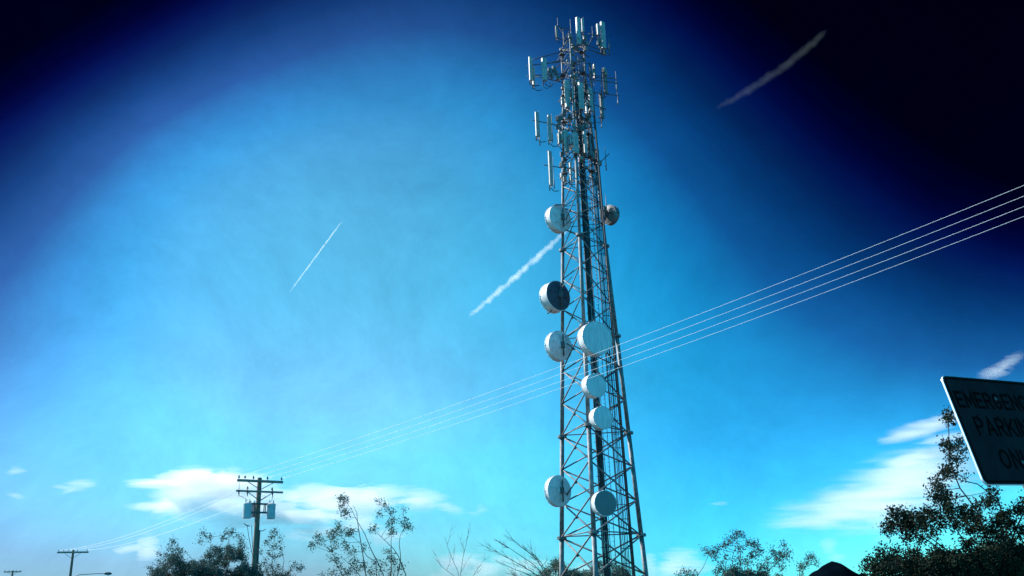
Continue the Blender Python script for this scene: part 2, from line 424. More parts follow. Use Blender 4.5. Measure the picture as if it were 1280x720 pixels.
def radio(px, py, Yp=76.6, s_=(.35, .22, .5), mt='radio', yaw=None):
    c = at(px, py, Yp); R = Matrix.Rotation(rad(rnd.uniform(-60, 60) if yaw is None else yaw), 3, 'Z')
    mb = MB(); mb.box(c, *s_, R, bev=.03)
    for i in range(5): mb.box(c + R @ V((-s_[0] * .36 + i * s_[0] * .18, -s_[1] / 2 - .02, 0)), .015, .05, s_[2] * .8, R)
    tpart(mb, 'remote_radio', mt)
def whip(px, y0, y1, Yp=76.5, r=.028):
    mb = MB(); a = at(px, y0, Yp); b = at(px, y1, Yp); b.x = a.x = (a.x + b.x) / 2
    mb.tube([b, b.lerp(a, .3), b.lerp(a, .3), a], [r * 1.7, r * 1.7, r, r * .7], 8); tpart(mb, 'whip_antenna', 'steel')
def bars(name, lst, r=.045, mt='steel_dark'):
    mb = MB()
    for x1, y1, Y1, x2, y2, Y2 in lst: mb.tube([at(x1, y1, Y1), at(x2, y2, Y2)], r, 8)
    tpart(mb, name, mt)

# top crown
pan(723.0, 22, 56, .42, 75.9, 35, dp=.3); pan(728.5, 23, 40, .25, 77, 20)
pan(747.6, 29.5, 44, .26, 77.5, 35); pan(754.0, 27.5, 61, .46, 76.5, 35, dp=.3)
pan(696.2, 32, 47.5, .26, 76.5, 30, mt='panel_grey', dp=.12)
whip(697, 22, 33); whip(713.5, 24, 51, 76.8, .035); whip(740.5, 33, 48, 77.5); whip(761, 40, 69, 76.4, .02); whip(729.5, 21, 40, 77.2); whip(704.5, 40, 58, 76)
bars('antenna_frame', [(694.5, 33, 76.6, 714, 37, 77), (694.5, 47, 76.6, 716, 54, 77), (699, 34, 76.6, 711, 53, 77), (713, 37, 77, 705, 51, 77), (704, 36, 76.6, 704, 58, 76.6), (694.5, 33, 76.6, 694.5, 47, 76.6)])
bars('antenna_frame', [(722, 52, 76.3, 757, 65, 76.4), (724, 58, 77.2, 757, 69, 76.6), (735, 42, 77.6, 748, 44, 77.6), (736, 57, 77.6, 742, 43, 77.6), (751, 60, 76.6, 752, 70, 76.6), (757, 60, 76.6, 762, 62, 76.4), (762, 50, 76.4, 762, 70, 76.4)])
for x, y in ((749.5, 50), (751, 57), (748, 54), (756, 66), (731, 47), (733, 55), (728, 52), (732, 61), (716, 58), (713, 45), (720, 60)): radio(x, y)
# left outrigger
pan(663.5, 71, 101, .36, 75.8, 32); pan(680.5, 73, 101, .5, 75.6, 32, dp=.28); pan(667.0, 84, 107, .22, 76.2, 32)
bars('antenna_frame', [(659, 82, 76, 704, 77, 77), (659, 95, 76, 704, 92, 77), (703, 64.5, 77, 667, 74, 76.3), (664, 94, 77.3, 704, 103, 77), (683, 80, 76, 702, 75, 77.4), (684, 98, 76, 700, 80, 77.4), (690, 88, 76.5, 703, 100, 77)], .05)
for x, y in ((687, 88), (692, 86), (695, 91), (690, 95), (697, 97), (684, 92)): radio(x, y, 76.6)
for cx, cy, r_ in ((668, 104, 4), (684, 105, 5.5), (690, 102, 3.5)):
    mb = MB(); Yc = 76.3
    mb.tube([at(cx + r_ * math.cos(a), cy + r_ * math.sin(a), Yc) for a in [math.pi * (i / 12) * 1.15 - .2 for i in range(13)]], .024, 6); tpart(mb, 'jumper_cable', 'black')
# right of the second tier
bars('antenna_frame', [(733, 94, 77, 749, 95, 77.5), (736, 99, 77, 773, 104, 77.3), (738, 115, 77, 774, 120, 77.3), (745, 97, 77.5, 770, 98, 77.3), (752, 86, 77.3, 752, 118, 77.3), (749, 113, 77, 762, 118, 77.4)])
pan(757.0, 86, 117, .36, 77.3, 50, mt='panel_grey'); pan(743.2, 80, 98, .2, 77.4, 30, mt='panel_grey'); whip(770.3, 89, 114, 77.2, .035); whip(772, 112, 131, 77.3, .03)
whip(743, 100, 123, 77, .03); radio(755, 88, 77); radio(757, 92, 77); radio(740, 92, 77)
# third tier, front
pan(709.0, 101, 135, .5, 75.3, 35, dp=.3); pan(726.5, 103, 137, .5, 74.9, 35, dp=.3); pan(738.5, 110, 139, .42, 75.6, 38, mt='panel', dp=.24)
pan(703.6, 121.5, 131, .32, 75.6, 30); pan(716, 109, 124, .16, 75.2, 30); pan(718.2, 128, 139, .2, 75.2, 30); pan(733, 125, 142, .16, 75.4, 30)
pan(752.5, 118, 148, .4, 77.5, 45, mt='panel_grey'); whip(752, 147, 160, 77.5); whip(744, 118, 127, 77)
bars('antenna_frame', [(741, 130, 77, 758, 137, 77.5), (746, 147, 77.4, 756, 148, 77.4), (705, 112, 75.5, 740, 118, 75.3), (705, 128, 75.5, 740, 133, 75.3), (706, 118, 75.5, 716, 122, 77), (736, 126, 75.6, 728, 122, 77)])
# fourth tier
pan(671.5, 140, 171, .36, 75.8, 35); pan(687.2, 144, 176, .38, 75.6, 35); whip(674, 138, 182, 76.2, .03); whip(690, 142, 178, 76.2, .03)
bars('antenna_frame', [(665, 150, 75.9, 700, 157, 76.5), (684, 152, 75.9, 702, 160, 77), (700, 150, 76, 736, 148, 75.6), (701, 162, 76, 735, 164, 75.6), (700, 143, 76, 712, 137, 75.8), (716, 158, 75.5, 700, 150, 77)])
for x, y in ((697, 148), (699, 153), (697, 158), (700, 163), (702, 147), (705, 142), (712, 146), (726, 146), (730, 152), (734, 145), (737, 151), (722, 158), (728, 160), (733, 158)): radio(x, y, 76)
pan(707.8, 163, 190, .44, 75.3, 35, dp=.26); pan(699.2, 166, 180, .24, 75.6, 35); pan(713.6, 168, 181, .2, 75.0, 30); pan(719.8, 166, 192, .5, 74.8, 35, dp=.3); pan(731.5, 164, 192, .34, 75.4, 40)
pan(737.5, 168, 192, .2, 76.4, 35, mt='panel_grey'); pan(703, 164, 176, .16, 75.4)
# fifth and sixth tiers
pan(688.2, 189, 232, .38, 75.7, 38); bars('antenna_frame', [(679, 206, 75.9, 704, 210, 76.4), (704, 192, 76.2, 720, 190, 75.5), (704, 208, 76.2, 722, 214, 75.5)])
pan(713.3, 203, 226, .18, 75.6, 30); pan(702.0, 216, 222, .18, 76); whip(692, 196, 236, 76.1)
for x, y in ((702.5, 193), (704, 199), (702, 206), (705, 211), (727, 196), (731, 194), (725, 200), (737, 193), (741, 196)): radio(x, y, 76.2)
radio(727.5, 197.5, 75, (.28, .15, .32), 'panel')
bars('antenna_frame', [(745, 190, 76.7, 749, 207, 76.9), (747, 206, 76.9, 761.5, 192, 76.9), (745, 200, 76.7, 752, 206, 76.9)])
pan(747.5, 186, 206, .22, 76.9, 40, mt='panel_grey'); whip(757, 184, 213, 76.9, .035)
radio(749.5, 204, 76.8); radio(741.5, 193, 76.4, (.2, .2, .3), 'panel')
whip(757.5, 243, 262, 78, .035); radio(765, 265, 78, (.9, .2, .16)); radio(755, 261, 77.5)
bars('dish_bracket', [(693, 256, 76.8, 706, 256, 77.2), (752, 262, 78, 774, 266, 78), (668.5 + 16, 392, 77, 690, 388, 77.2)], .06)
# platform rings and clutter inside the crown
for z in (50.9, 48.6, 46.4, 43.6, 42.1, 39.7, 38.3):
    mb = MB(); c = TC + V((0, 0, z)); ps = []
    for k in range(3):
        a = rad(TA + 60 + 120 * k); dd = V((math.cos(a), math.sin(a), 0)); tt = V((-dd.y, dd.x, 0)); q = c + dd * (lr(z) * .5 + .45)
        mb.tube([q - tt * 1.25, q + tt * 1.25], .045, 8)
        for s_ in (-.6, .6): mb.tube([q + tt * s_, c + dd * lr(z) * .5 + tt * s_ * .8], .035, 6)
        mb.box(q + V((0, 0, -.06)), .5, .5, .03, Matrix.Rotation(a, 3, 'Z'))
    tpart(mb, 'platform_ring', 'steel_dark')
for i in range(26):
    z = rnd.uniform(37.5, 51.5); a = rnd.uniform(0, 6.28); c = TC + V((math.cos(a), math.sin(a), 0)) * lr(z) * rnd.uniform(.3, .95) + V((0, 0, z))
    mb = MB(); R = Matrix.Rotation(rnd.uniform(0, 3), 3, 'Z'); h = rnd.uniform(.25, .6)
    mb.box(c, rnd.uniform(.18, .34), rnd.uniform(.12, .2), h, R, bev=.02); tpart(mb, 'junction_box', rnd.choice(['radio', 'radio', 'panel', 'steel']))
for i in range(14):
    z = rnd.uniform(38, 50); a = rnd.uniform(0, 6.28); p = TC + V((math.cos(a), math.sin(a), 0)) * lr(z) * .8 + V((0, 0, z))
    q = TC + V((.4, -.4, z - 2.4)); mb = MB()
    mb.tube([p, p.lerp(q, .3) - V((0, 0, .5)), p.lerp(q, .7) - V((0, 0, .5)), q], .03, 5); tpart(mb, 'jumper_cable', 'black')
# concrete footings
for k in range(3):
    mb = MB(); p = leg(k, 0); mb.lathe(p - V((0, 0, .3)), (0, 0, 1), [(0, .01), (0, .6), (.75, .6), (.8, .55), (.8, .01)], 20); tpart(mb, 'footing', 'fabric')

# ------------------------------------------------------------------ utility poles
ARM_AZ = .592
def crossarm(root, z, half, th, ins, brace=.72, bz=.55, y=-.14):
    mb = MB(); mb.box((0, y, z), half * 2, th * .8, th, bev=.012); ca = mb.build('crossarm', 'armwood', root)
    for s_ in (-1, 1):
        mb = MB(); mb.tube([(s_ * brace, y * 1.2 - .06, z - th * .4), (s_ * .05, y * 1.2 - .05, z - bz)], .022, 6); mb.build('brace', 'steel', ca)
    for x in ins:
        mb = MB(); mb.tube([(x, y, z + th / 2), (x, y, z + th / 2 + .1)], .012, 6)
        mb.lathe((x, y, z + th / 2 + .06), (0, 0, 1), [(0, .03), (0, .055), (.04, .05), (.05, .035), (.08, .045), (.12, .03), (.14, .001)], 14)
        mb.build('insulator', 'porcelain', ca)
    return ca
def polemesh(h, rb, rt):
    mb = MB(); mb.tube([(0, 0, -.3), (0, 0, h * .5), (0, 0, h - .02), (0, 0, h)], [rb, (rb + rt) / 2, rt, rt * .9], 20); return mb

pc = V((-13.676, 49.385, 0))
P1 = empty('utility_pole', pc, ARM_AZ)
tag(P1, 'wooden utility pole with two crossarms and three grey transformer cans', 'utility pole')
polemesh(8.0, .17, .115).build('pole', 'wood', P1)
crossarm(P1, 7.80, 1.24, .13, (-1.15, -.83, -.38, .38, 1.15), .72, .42)
ca = crossarm(P1, 7.26, 1.26, .1, (-.66, .66), .68, .46)
for x in (-1.13, -.68, .67):
    mb = MB(); mb.tube([(x, -.2, 7.40), (x + .02, -.2, 6.98)], .02, 6)
    mb.lathe((x, -.2, 7.28), (.05, 0, -1), [(0, .001), (0, .04), (.05, .045), (.06, .03), (.1, .045), (.12, .03), (.17, .04), (.2, .001)], 12); mb.build('fuse_cutout', 'porcelain', P1)
mb = MB()
for z in (6.62, 6.18): mb.box((-.05, -.2, z), 1.2, .07, .09)
for x in (-.28, .26, .34): mb.box((x, -.2, 6.4), .04, .05, .5)
mb.build('transformer_rack', 'steel_dark', P1)
for x, y, h, r_ in ((-.66, -.3, .80, .215), (-.2, .30, .70, .17), (.62, -.3, .80, .215)):
    mb = MB(); z0 = 5.86 if abs(x) > .3 else 5.98
    mb.lathe((x, y, z0), (0, 0, 1), [(0, .001), (0, r_ * .94), (.03, r_), (h - .1, r_), (h - .1, r_ * 1.06), (h - .05, r_ * 1.06), (h - .04, r_ * .95), (h, r_ * .6), (h + .01, .001)], 28)
    mb.tube([(x - .0, y + r_, z0 + .3), (x, y + r_ + .08, z0 + .3)], .04, 6)
    tf = mb.build('transformer', 'can', P1)
    for s_ in (-.1, .1):
        mb = MB(); mb.lathe((x + s_, y, z0 + h - .03), (0, 0, 1), [(0, .03), (.04, .035), (.05, .02), (.08, .032), (.1, .02), (.13, .028), (.17, .012), (.22, .001)], 10); mb.build('bushing', 'porcelain', tf)
def hang(root, name, a, b, sag, r=.012, mt='black', n=14):
    a, b = V(a), V(b); mb = MB(); mb.tube([a.lerp(b, i / n) - V((0, 0, sag * 4 * (i / n) * (1 - i / n))) for i in range(n + 1)], r, 5); return mb.build(name, mt, root)
hang(P1, 'jumper_wire', (-.66, -.3, 6.75), (-1.12, -.2, 7.0), -.05); hang(P1, 'jumper_wire', (.62, -.3, 6.75), (.67, -.2, 7.0), .04)
hang(P1, 'jumper_wire', (-1.12, -.2, 7.35), (-1.15, -.14, 7.9), -.03); hang(P1, 'jumper_wire', (-.2, .3, 6.75), (.3, -.2, 7.0), .06)
hang(P1, 'service_drop', (-.6, -.25, 5.55), (-.12, -.1, 3.9), .12, .015); hang(P1, 'service_drop', (-.36, -.25, 5.5), (-.15, -.1, 4.2), .1, .015)
hang(P1, 'service_drop', (-.75, -.2, 5.62), (-.45, -.2, 5.5), .05, .022); hang(P1, 'service_drop', (.1, -.1, 5.25), (.42, -.2, 5.35), .04, .02)
mb = MB(); mb.tube([(.13, -.13, 0), (.13, -.13, 5.3)], .03, 8); mb.build('conduit', 'steel_dark', P1)

q = at(91.5, 689, 100); P2 = empty('utility_pole', (q.x, 100, 0), .35)
tag(P2, 'slim distant utility pole with one crossarm and a street lamp arm', 'utility pole')
polemesh(q.z + .15, .17, .12).build('pole', 'wood', P2)
crossarm(P2, q.z - .12, 1.5, .17, (-1.35, -.9, -.4, .4, 1.35), .8, .62)
zl = at(100, 717.5, 100).z
mb = MB(); mb.tube([(.1, 0, zl - .35), (.9, 0, zl - .05), (2.6, 0, zl + .02), (3.3, 0, zl)], .035, 8); mb.build('lamp_arm', 'steel', P2)
mb = MB(); mb.tube([(3.2, 0, zl), (3.35, 0, zl + .02), (3.75, 0, zl), (4.0, 0, zl - .02)], [.05, .13, .15, .05], 12); lh = mb.build('lamp_head', 'steel_dark', P2)
mb = MB(); mb.lathe((3.65, 0, zl - .1), (0, 0, -1), [(0, .13), (.06, .11), (.1, .05), (.11, .001)], 14); mb.build('lens', 'lampglass', lh)
q3 = at(16, 714, 150); P3 = empty('utility_pole', (q3.x, 150, 0), .3)
tag(P3, 'farthest utility pole, only its crossarm showing in the bottom left corner', 'utility pole')
polemesh(q3.z + .12, .17, .13).build('pole', 'wood', P3); crossarm(P3, q3.z - .1, 1.25, .16, (-1.1, -.5, .5, 1.1), .7, .5)

# conductors
ends = [((-14.622, 48.729, 7.98), (33.782, 11.339, 17.45)), ((-13.998, 49.162, 7.98), (34.407, 11.772, 17.45)),
        ((-13.354, 49.608, 7.98), (35.051, 12.219, 17.45)), ((-12.729, 50.042, 7.98), (35.676, 12.652, 17.45))]
names = ['uppermost', 'second highest', 'third highest', 'lowest']
ax = V((math.cos(ARM_AZ), math.sin(ARM_AZ), 0)); ay = V((-ax.y, ax.x, 0))
for i, (a, b) in enumerate(ends):
    xi = (-1.15, -.38, .38, 1.15)[i]
    a = pc + ax * xi + ay * -.14 + V((0, 0, 7.99)); b = V(b)
    mb = MB(); n = 60; mb.tube([a.lerp(b, k / n) - V((0, 0, 4 * .975 * (k / n) * (1 - k / n))) for k in range(n + 1)], .0056, 6)
    tag(mb.build('power_line', 'wire'), names[i] + ' of the four bright wires rising right from the utility pole', 'power line', 'wires rising from the near utility pole')
for i, xi in enumerate((-1.13, -.68, .67)):
    a = pc + ax * xi + ay * -.2 + V((0, 0, 7.32)); b = P2.location + V((math.cos(.35), math.sin(.35), 0)) * (-1.35, -.4, 1.35)[i] + V((0, 0, q.z + .1))
    mb = MB(); n = 30; mb.tube([a.lerp(b, k / n) - V((0, 0, 4 * .6 * (k / n) * (1 - k / n))) for k in range(n + 1)], .008, 6)
    tag(mb.build('power_line', 'wire'), ('upper', 'middle', 'lower')[i] + ' of the three faint wires running left to the slim distant pole', 'power line', 'wires between the two utility poles')

# ------------------------------------------------------------------ parking sign
TL = at(1176, 469, 1); d = (at(1176, 469, 1) - V((0, 0, EYE))).normalized(); d2 = (at(1231, 606, 1) - V((0, 0, EYE))).normalized(); d3 = (at(1268, 476.5, 1) - V((0, 0, EYE))).normalized()
eye = V((0, 0, EYE)); A = d * 6.0; Bv = d2 * 5.84; vv = (Bv - A); tt = A.dot(vv) / d3.dot(vv); hh = (d3 * tt - A).normalized()
dn = vv.normalized(); nrm = dn.cross(hh).normalized()
if nrm.dot(A) > 0: nrm = -nrm
SW, SH = .82, vv.length
RS = Matrix((hh, -dn, nrm)).transposed()               # sign axes: x right, y up, z towards the viewer
sc_c = eye + A + hh * SW / 2 + dn * SH / 2
S = empty('parking_sign'); S.matrix_world = Matrix.Translation(sc_c) @ RS.to_4x4()
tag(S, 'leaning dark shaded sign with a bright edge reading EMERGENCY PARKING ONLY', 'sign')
def rrect(w_, h_, r_, n=8):
    o = []
    for cx, cy, a0 in ((w_ / 2 - r_, h_ / 2 - r_, 0), (-w_ / 2 + r_, h_ / 2 - r_, 90), (-w_ / 2 + r_, -h_ / 2 + r_, 180), (w_ / 2 - r_, -h_ / 2 + r_, 270)):
        o += [(cx + r_ * math.cos(rad(a0 + 90 * i / n)), cy + r_ * math.sin(rad(a0 + 90 * i / n))) for i in range(n + 1)]
    return o
def plate(w_, h_, r_, z0, z1):
    mb = MB(); p = rrect(w_, h_, r_); n = len(p); e_ = .0018
    rings = [[(x * (1 - e_ / w_), y * (1 - e_ / h_), z0) for x, y in p], [(x, y, z0 + .001) for x, y in p], [(x, y, z1 - .001) for x, y in p], [(x * (1 - e_ / w_ * 2), y * (1 - e_ / h_ * 2), z1) for x, y in p]]
    vs = [v for r_ in rings for v in r_]
    mb.add(vs, [tuple(range(n))[::-1], tuple(3 * n + i for i in range(n))] + [(k * n + i, k * n + (i + 1) % n, (k + 1) * n + (i + 1) % n, (k + 1) * n + i) for k in range(3) for i in range(n)])
    return mb
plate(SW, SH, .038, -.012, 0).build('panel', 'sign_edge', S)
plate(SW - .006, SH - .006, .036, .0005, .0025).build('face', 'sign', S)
# printed border line
mb = MB(); po = rrect(SW - .026, SH - .026, .03); pi_ = rrect(SW - .046, SH - .046, .022); n = len(po)
mb.add([(x, y, .0042) for x, y in po] + [(x, y, .0042) for x, y in pi_], [(i, (i + 1) % n, n + (i + 1) % n, n + i) for i in range(n)]); mb.build('border', 'sign_ink', S)
def arc(cx, cy, rx, ry, a0, a1, n=10): return [(cx + rx * math.cos(rad(a0 + (a1 - a0) * i / n)), cy + ry * math.sin(rad(a0 + (a1 - a0) * i / n))) for i in range(n + 1)]
GL = {'E': [[(.55, 0), (0, 0), (0, 1), (.55, 1)], [(0, .5), (.48, .5)]], 'M': [[(0, 0), (0, 1), (.36, .25), (.72, 1), (.72, 0)]],
      'R': [[(0, 0), (0, 1), (.34, 1)] + arc(.34, .75, .24, .25, 90, -90) + [(0, .5)], [(.28, .5), (.6, 0)]],
      'G': [arc(.32, .5, .32, .5, 50, 330, 18) + [(.62, .45), (.34, .45)]], 'N': [[(0, 0), (0, 1), (.58, 0), (.58, 1)]],
      'C': [arc(.32, .5, .32, .5, 48, 312, 18)], 'Y': [[(0, 1), (.32, .48), (.64, 1)], [(.32, .48), (.32, 0)]],
      'P': [[(0, 0), (0, 1), (.34, 1)] + arc(.34, .74, .25, .26, 90, -90) + [(0, .48)]], 'A': [[(0, 0), (.33, 1), (.66, 0)], [(.12, .32), (.54, .32)]],
      'K': [[(0, 0), (0, 1)], [(.58, 1), (0, .38)], [(.2, .6), (.6, 0)]], 'I': [[(0, 0), (0, 1)]],
      'O': [arc(.34, .5, .34, .5, 0, 360, 24)], 'L': [[(0, 1), (0, 0), (.52, 0)]]}
def lettering(txt, wdt, hgt, yc):
    adv = []; x = 0
    for ch in txt:
        adv.append(x); x += max(p[0] for st in GL[ch] for p in st) + .30
    tw = x - .30; mb = MB(); sx = (wdt - .016) / tw; sy = hgt - .016; hw = .0085
    for ch, x0 in zip(txt, adv):
        for st in GL[ch]:
            P_ = [V(((x0 + p[0]) * sx - (wdt - .016) / 2, (p[1] - .5) * sy + yc)) for p in st]
            vs = []
            for i, p in enumerate(P_):
                d1 = (P_[i] - P_[i - 1]).normalized() if i else (P_[1] - P_[0]).normalized()
                d2_ = (P_[i + 1] - P_[i]).normalized() if i < len(P_) - 1 else d1
                if i == 0 and ch == 'O': d1 = (P_[-1] - P_[-2]).normalized()
                n1_ = V((-d1.y, d1.x)); n2_ = V((-d2_.y, d2_.x)); mt_ = (n1_ + n2_); mt_ = mt_.normalized() if mt_.length > .1 else n1_
                k = hw / max(.35, mt_.dot(n1_)); e_ = V((0, 0))
                if i == 0: e_ = -d2_ * hw * (.0 if ch == 'O' else .9)
                if i == len(P_) - 1: e_ = d1 * hw * (.0 if ch == 'O' else .9)
                vs += [(*(p + mt_ * k + e_), .0046), (*(p - mt_ * k + e_), .0046)]
            mb.add(vs, [(2 * i, 2 * i + 1, 2 * i + 3, 2 * i + 2) for i in range(len(P_) - 1)])
    mb.build('lettering', 'sign_ink', S)
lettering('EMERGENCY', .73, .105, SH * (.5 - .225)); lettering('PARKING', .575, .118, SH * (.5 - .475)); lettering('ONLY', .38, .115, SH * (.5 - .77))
# post: a U-channel behind the sign carried down to the ground
up = -dn
foot_len = (sc_c.z + 0.35) / abs(dn.z)
mb = MB(); mb.box((0, -foot_len / 2 + SH * .45 / 2, -.035), .05, foot_len + SH * .45, .008)
for s_ in (-1, 1): mb.box((s_ * .022, -foot_len / 2 + SH * .45 / 2, -.022), .008, foot_len + SH * .45, .018)
mb.build('post', 'steel_dark', S)
for y_ in (.2, -.2):
    mb = MB(); mb.lathe((0, y_, .001), (0, 0, 1), [(0, .012), (.006, .012), (.008, .008), (.008, .001)], 10); mb.build('bolt', 'steel_dark', S)

# ------------------------------------------------------------------ vegetation
def leafquad(mb, p, s, rn):
    s *= .92
    a = V((rn.gauss(0, 1), rn.gauss(0, 1), rn.gauss(0, 1))).normalized()
    b = a.cross(V((rn.gauss(0, 1), rn.gauss(0, 1), rn.gauss(0, 1)))).normalized()
    c = a.cross(b) * (s * .12)
    mb.v += [tuple(p - a * s * .5), tuple(p + b * s * .3 + c), tuple(p + a * s * .5), tuple(p - b * s * .3 + c)]
    n = len(mb.v); mb.f.append((n - 4, n - 3, n - 2, n - 1)); mb.sm.append(False)

DENS = 3.6
def plant(name, label, cat, Y, root, stems, clumps, leafmat, seed, leaf=.06, rb=.05, rt=.008, depth=.8, per=9, group=None, twigmat='bark', bare=0):
    """stems: branch lines; clumps: (x, y, radius, count of sprays) - each spray a twig with leaves"""
    rn = random.Random(seed); base = V((at(root, 720, Y).x, Y, 0))
    px = Y / FPX * 1.02
    T = empty(name, base); tag(T, label, cat, group)
    tb = MB(); nodes = []
    for st in stems:
        dy = rn.uniform(-1, 1) * depth * .5
        pts = [base + V((rn.uniform(-.08, .08), rn.uniform(-.08, .08), -.1))]
        k = len(st)
        for i, s_ in enumerate(st):
            p = at(s_[0], s_[1], Y + dy * (i + 1) / k); pts.append(p)
        # bow and subdivide
        fine = []
        for i in range(len(pts) - 1):
            a, b = pts[i], pts[i + 1]; n = max(3, int((b - a).length / .12)); n = min(n, 14)
            for j in range(n): 
                q_ = a.lerp(b, j / n) + V((rn.gauss(0, 1), rn.gauss(0, 1), rn.gauss(0, 1))) * .004 * Y / 30
                fine.append(q_)
        fine.append(pts[-1]); r_ = [rb * (1 - i / (len(fine) - 1)) ** 1.1 + rt for i in range(len(fine))]
        tb.tube(fine, r_, 6); nodes += [(p, r) for p, r in zip(fine, r_) if p.z > .5]
        for b_ in range(bare):
            i = rn.randrange(len(fine) // 4, len(fine) - 2); p = fine[i]; d = (fine[min(i + 2, len(fine) - 1)] - p).normalized()
            d = (d + V((rn.gauss(0, .45), rn.gauss(0, .45), rn.gauss(0, .25)))).normalized(); ln = rn.uniform(8, 26) * px
            q_ = [p]
            for s_ in range(5): d = (d + V((rn.gauss(0, .12), rn.gauss(0, .12), .06))).normalized(); q_.append(q_[-1] + d * ln / 5)
            tb.tube(q_, [rt * 1.1, rt, rt * .9, rt * .75, rt * .6, rt * .4], 4)
            for s_ in range(3):
                p2 = q_[rn.randrange(1, 5)]; d2_ = (d + V((rn.gauss(0, .6), rn.gauss(0, .6), rn.gauss(0, .4)))).normalized()
                tb.tube([p2, p2 + d2_ * ln * .2, p2 + (d2_ + V((0, 0, .2))) * ln * .4], [rt * .7, rt * .5, rt * .3], 4)
    lb = MB()
    for (cx, cy, rp, cnt) in clumps:
        c = at(cx, cy, Y + rn.uniform(-1, 1) * depth); R_ = rp * px
        # bough to the nearest stem
        best = min(nodes, key=lambda n_: (n_[0] - c).length + max(0, n_[0].z - c.z) * 2)
        p0 = best[0]; md = p0.lerp(c, .5) + V((rn.gauss(0, .08), rn.gauss(0, .08), -.03)) * (p0 - c).length
        tb.tube([p0, md, c], [min(best[1], rb * .5) * .7 + rt * .3, rt * 1.0, rt * .6], 5)
        for i in range(cnt):
            d = V((rn.gauss(0, 1), rn.gauss(0, 1), rn.gauss(0, 1) + .15)).normalized()
            ln = R_ * rn.uniform(.35, 1.15); e_ = c + d * ln
            tb.tube([c, c.lerp(e_, .5) + V((0, 0, .04 * ln)), e_], [rt * .5, rt * .4, rt * .25], 3, cap=False)
            for j in range(int(per * DENS)):
                f = rn.uniform(.35, 1.08); o_ = V((rn.gauss(0, 1), rn.gauss(0, 1), rn.gauss(0, 1))) * leaf * 1.15
                leafquad(lb, c.lerp(e_, f) + o_, leaf * rn.uniform(.7, 1.3), rn)
    o = tb.build('trunk', twigmat); o.parent = T; o.matrix_parent_inverse = Matrix.Translation(-base)
    if lb.v:
        o = lb.build('crown', leafmat); o.parent = T; o.matrix_parent_inverse = Matrix.Translation(-base)
    return T

def fill(profile, bottom, n, r, cnt, seed, bias=1.0):
    rn = random.Random(seed); out = []
    xs = [p[0] for p in profile]
    for _ in range(n):
        x = rn.uniform(xs[0], xs[-1])
        for i in range(len(profile) - 1):
            if profile[i][0] <= x <= profile[i + 1][0]:
                f = (x - profile[i][0]) / max(1e-6, profile[i + 1][0] - profile[i][0]); top = profile[i][1] * (1 - f) + profile[i + 1][1] * f; break
        y = top + r + (bottom - top) * rn.random() ** bias
        out.append((x, y, r * rn.uniform(.7, 1.3), cnt))
    return out

# bushes at the foot of the transformer pole
plant('mesquite_bush', 'dense leafy bush at the foot of the transformer pole, left side', 'bush', 43, 262,
      [[(225, 735), (218, 700), (215, 682)], [(250, 730), (246, 705), (232, 690)], [(268, 735), (262, 700), (264, 674)], [(280, 730), (287, 700), (286, 668)], [(290, 735), (303, 700), (300, 675)], [(240, 740), (205, 712)], [(300, 740), (322, 705)]],
      [(216, 677, 5, 5), (222, 685, 5, 6), (211, 686, 5, 5), (207, 695, 5, 5), (200, 702, 4, 4), (226, 690, 4, 4), (198, 692, 3, 3), (254, 667, 4, 4), (262, 671, 4, 5), (250, 676, 3, 3), (283, 666, 3.5, 4), (290, 665, 4, 5), (296, 669, 3, 3), (302, 674, 4, 4), (278, 672, 4, 5), (188, 712, 4, 4), (195, 716, 5, 5), (305, 684, 4, 4), (300, 680, 4, 4)] +
      fill([(192, 712), (205, 700), (216, 686), (232, 700), (248, 698), (260, 684), (285, 676), (300, 682), (312, 700), (325, 702)], 745, 300, 5.5, 9, 5, .85),
      'leaf', 3, leaf=.075, rb=.028, depth=1.3, per=6)
plant('mesquite_bush', 'thin airy bush on the right side of the transformer pole', 'bush', 47, 345,
      [[(342, 735), (340, 700), (343, 672)], [(350, 730), (355, 700), (350, 680)], [(345, 740), (368, 708)], [(338, 740), (333, 700)]],
      [(342, 663, 3, 3), (346, 668, 3, 3), (339, 672, 4, 4), (350, 676, 3, 3), (333, 680, 4, 4), (343, 683, 4, 4), (350, 685, 3, 3), (336, 692, 4, 4), (345, 696, 4, 4), (352, 694, 3, 2), (330, 703, 4, 4), (340, 707, 5, 5), (350, 708, 4, 4), (368, 706, 3, 3), (375, 711, 4, 4), (362, 714, 4, 4), (330, 715, 5, 5), (345, 718, 5, 6), (356, 719, 4, 4), (378, 709, 3, 2), (325, 690, 3, 2)] +
      fill([(322, 712), (345, 712), (378, 718)], 745, 40, 6, 7, 6),
      'leaf', 4, leaf=.08, rb=.02, depth=.9, per=6)
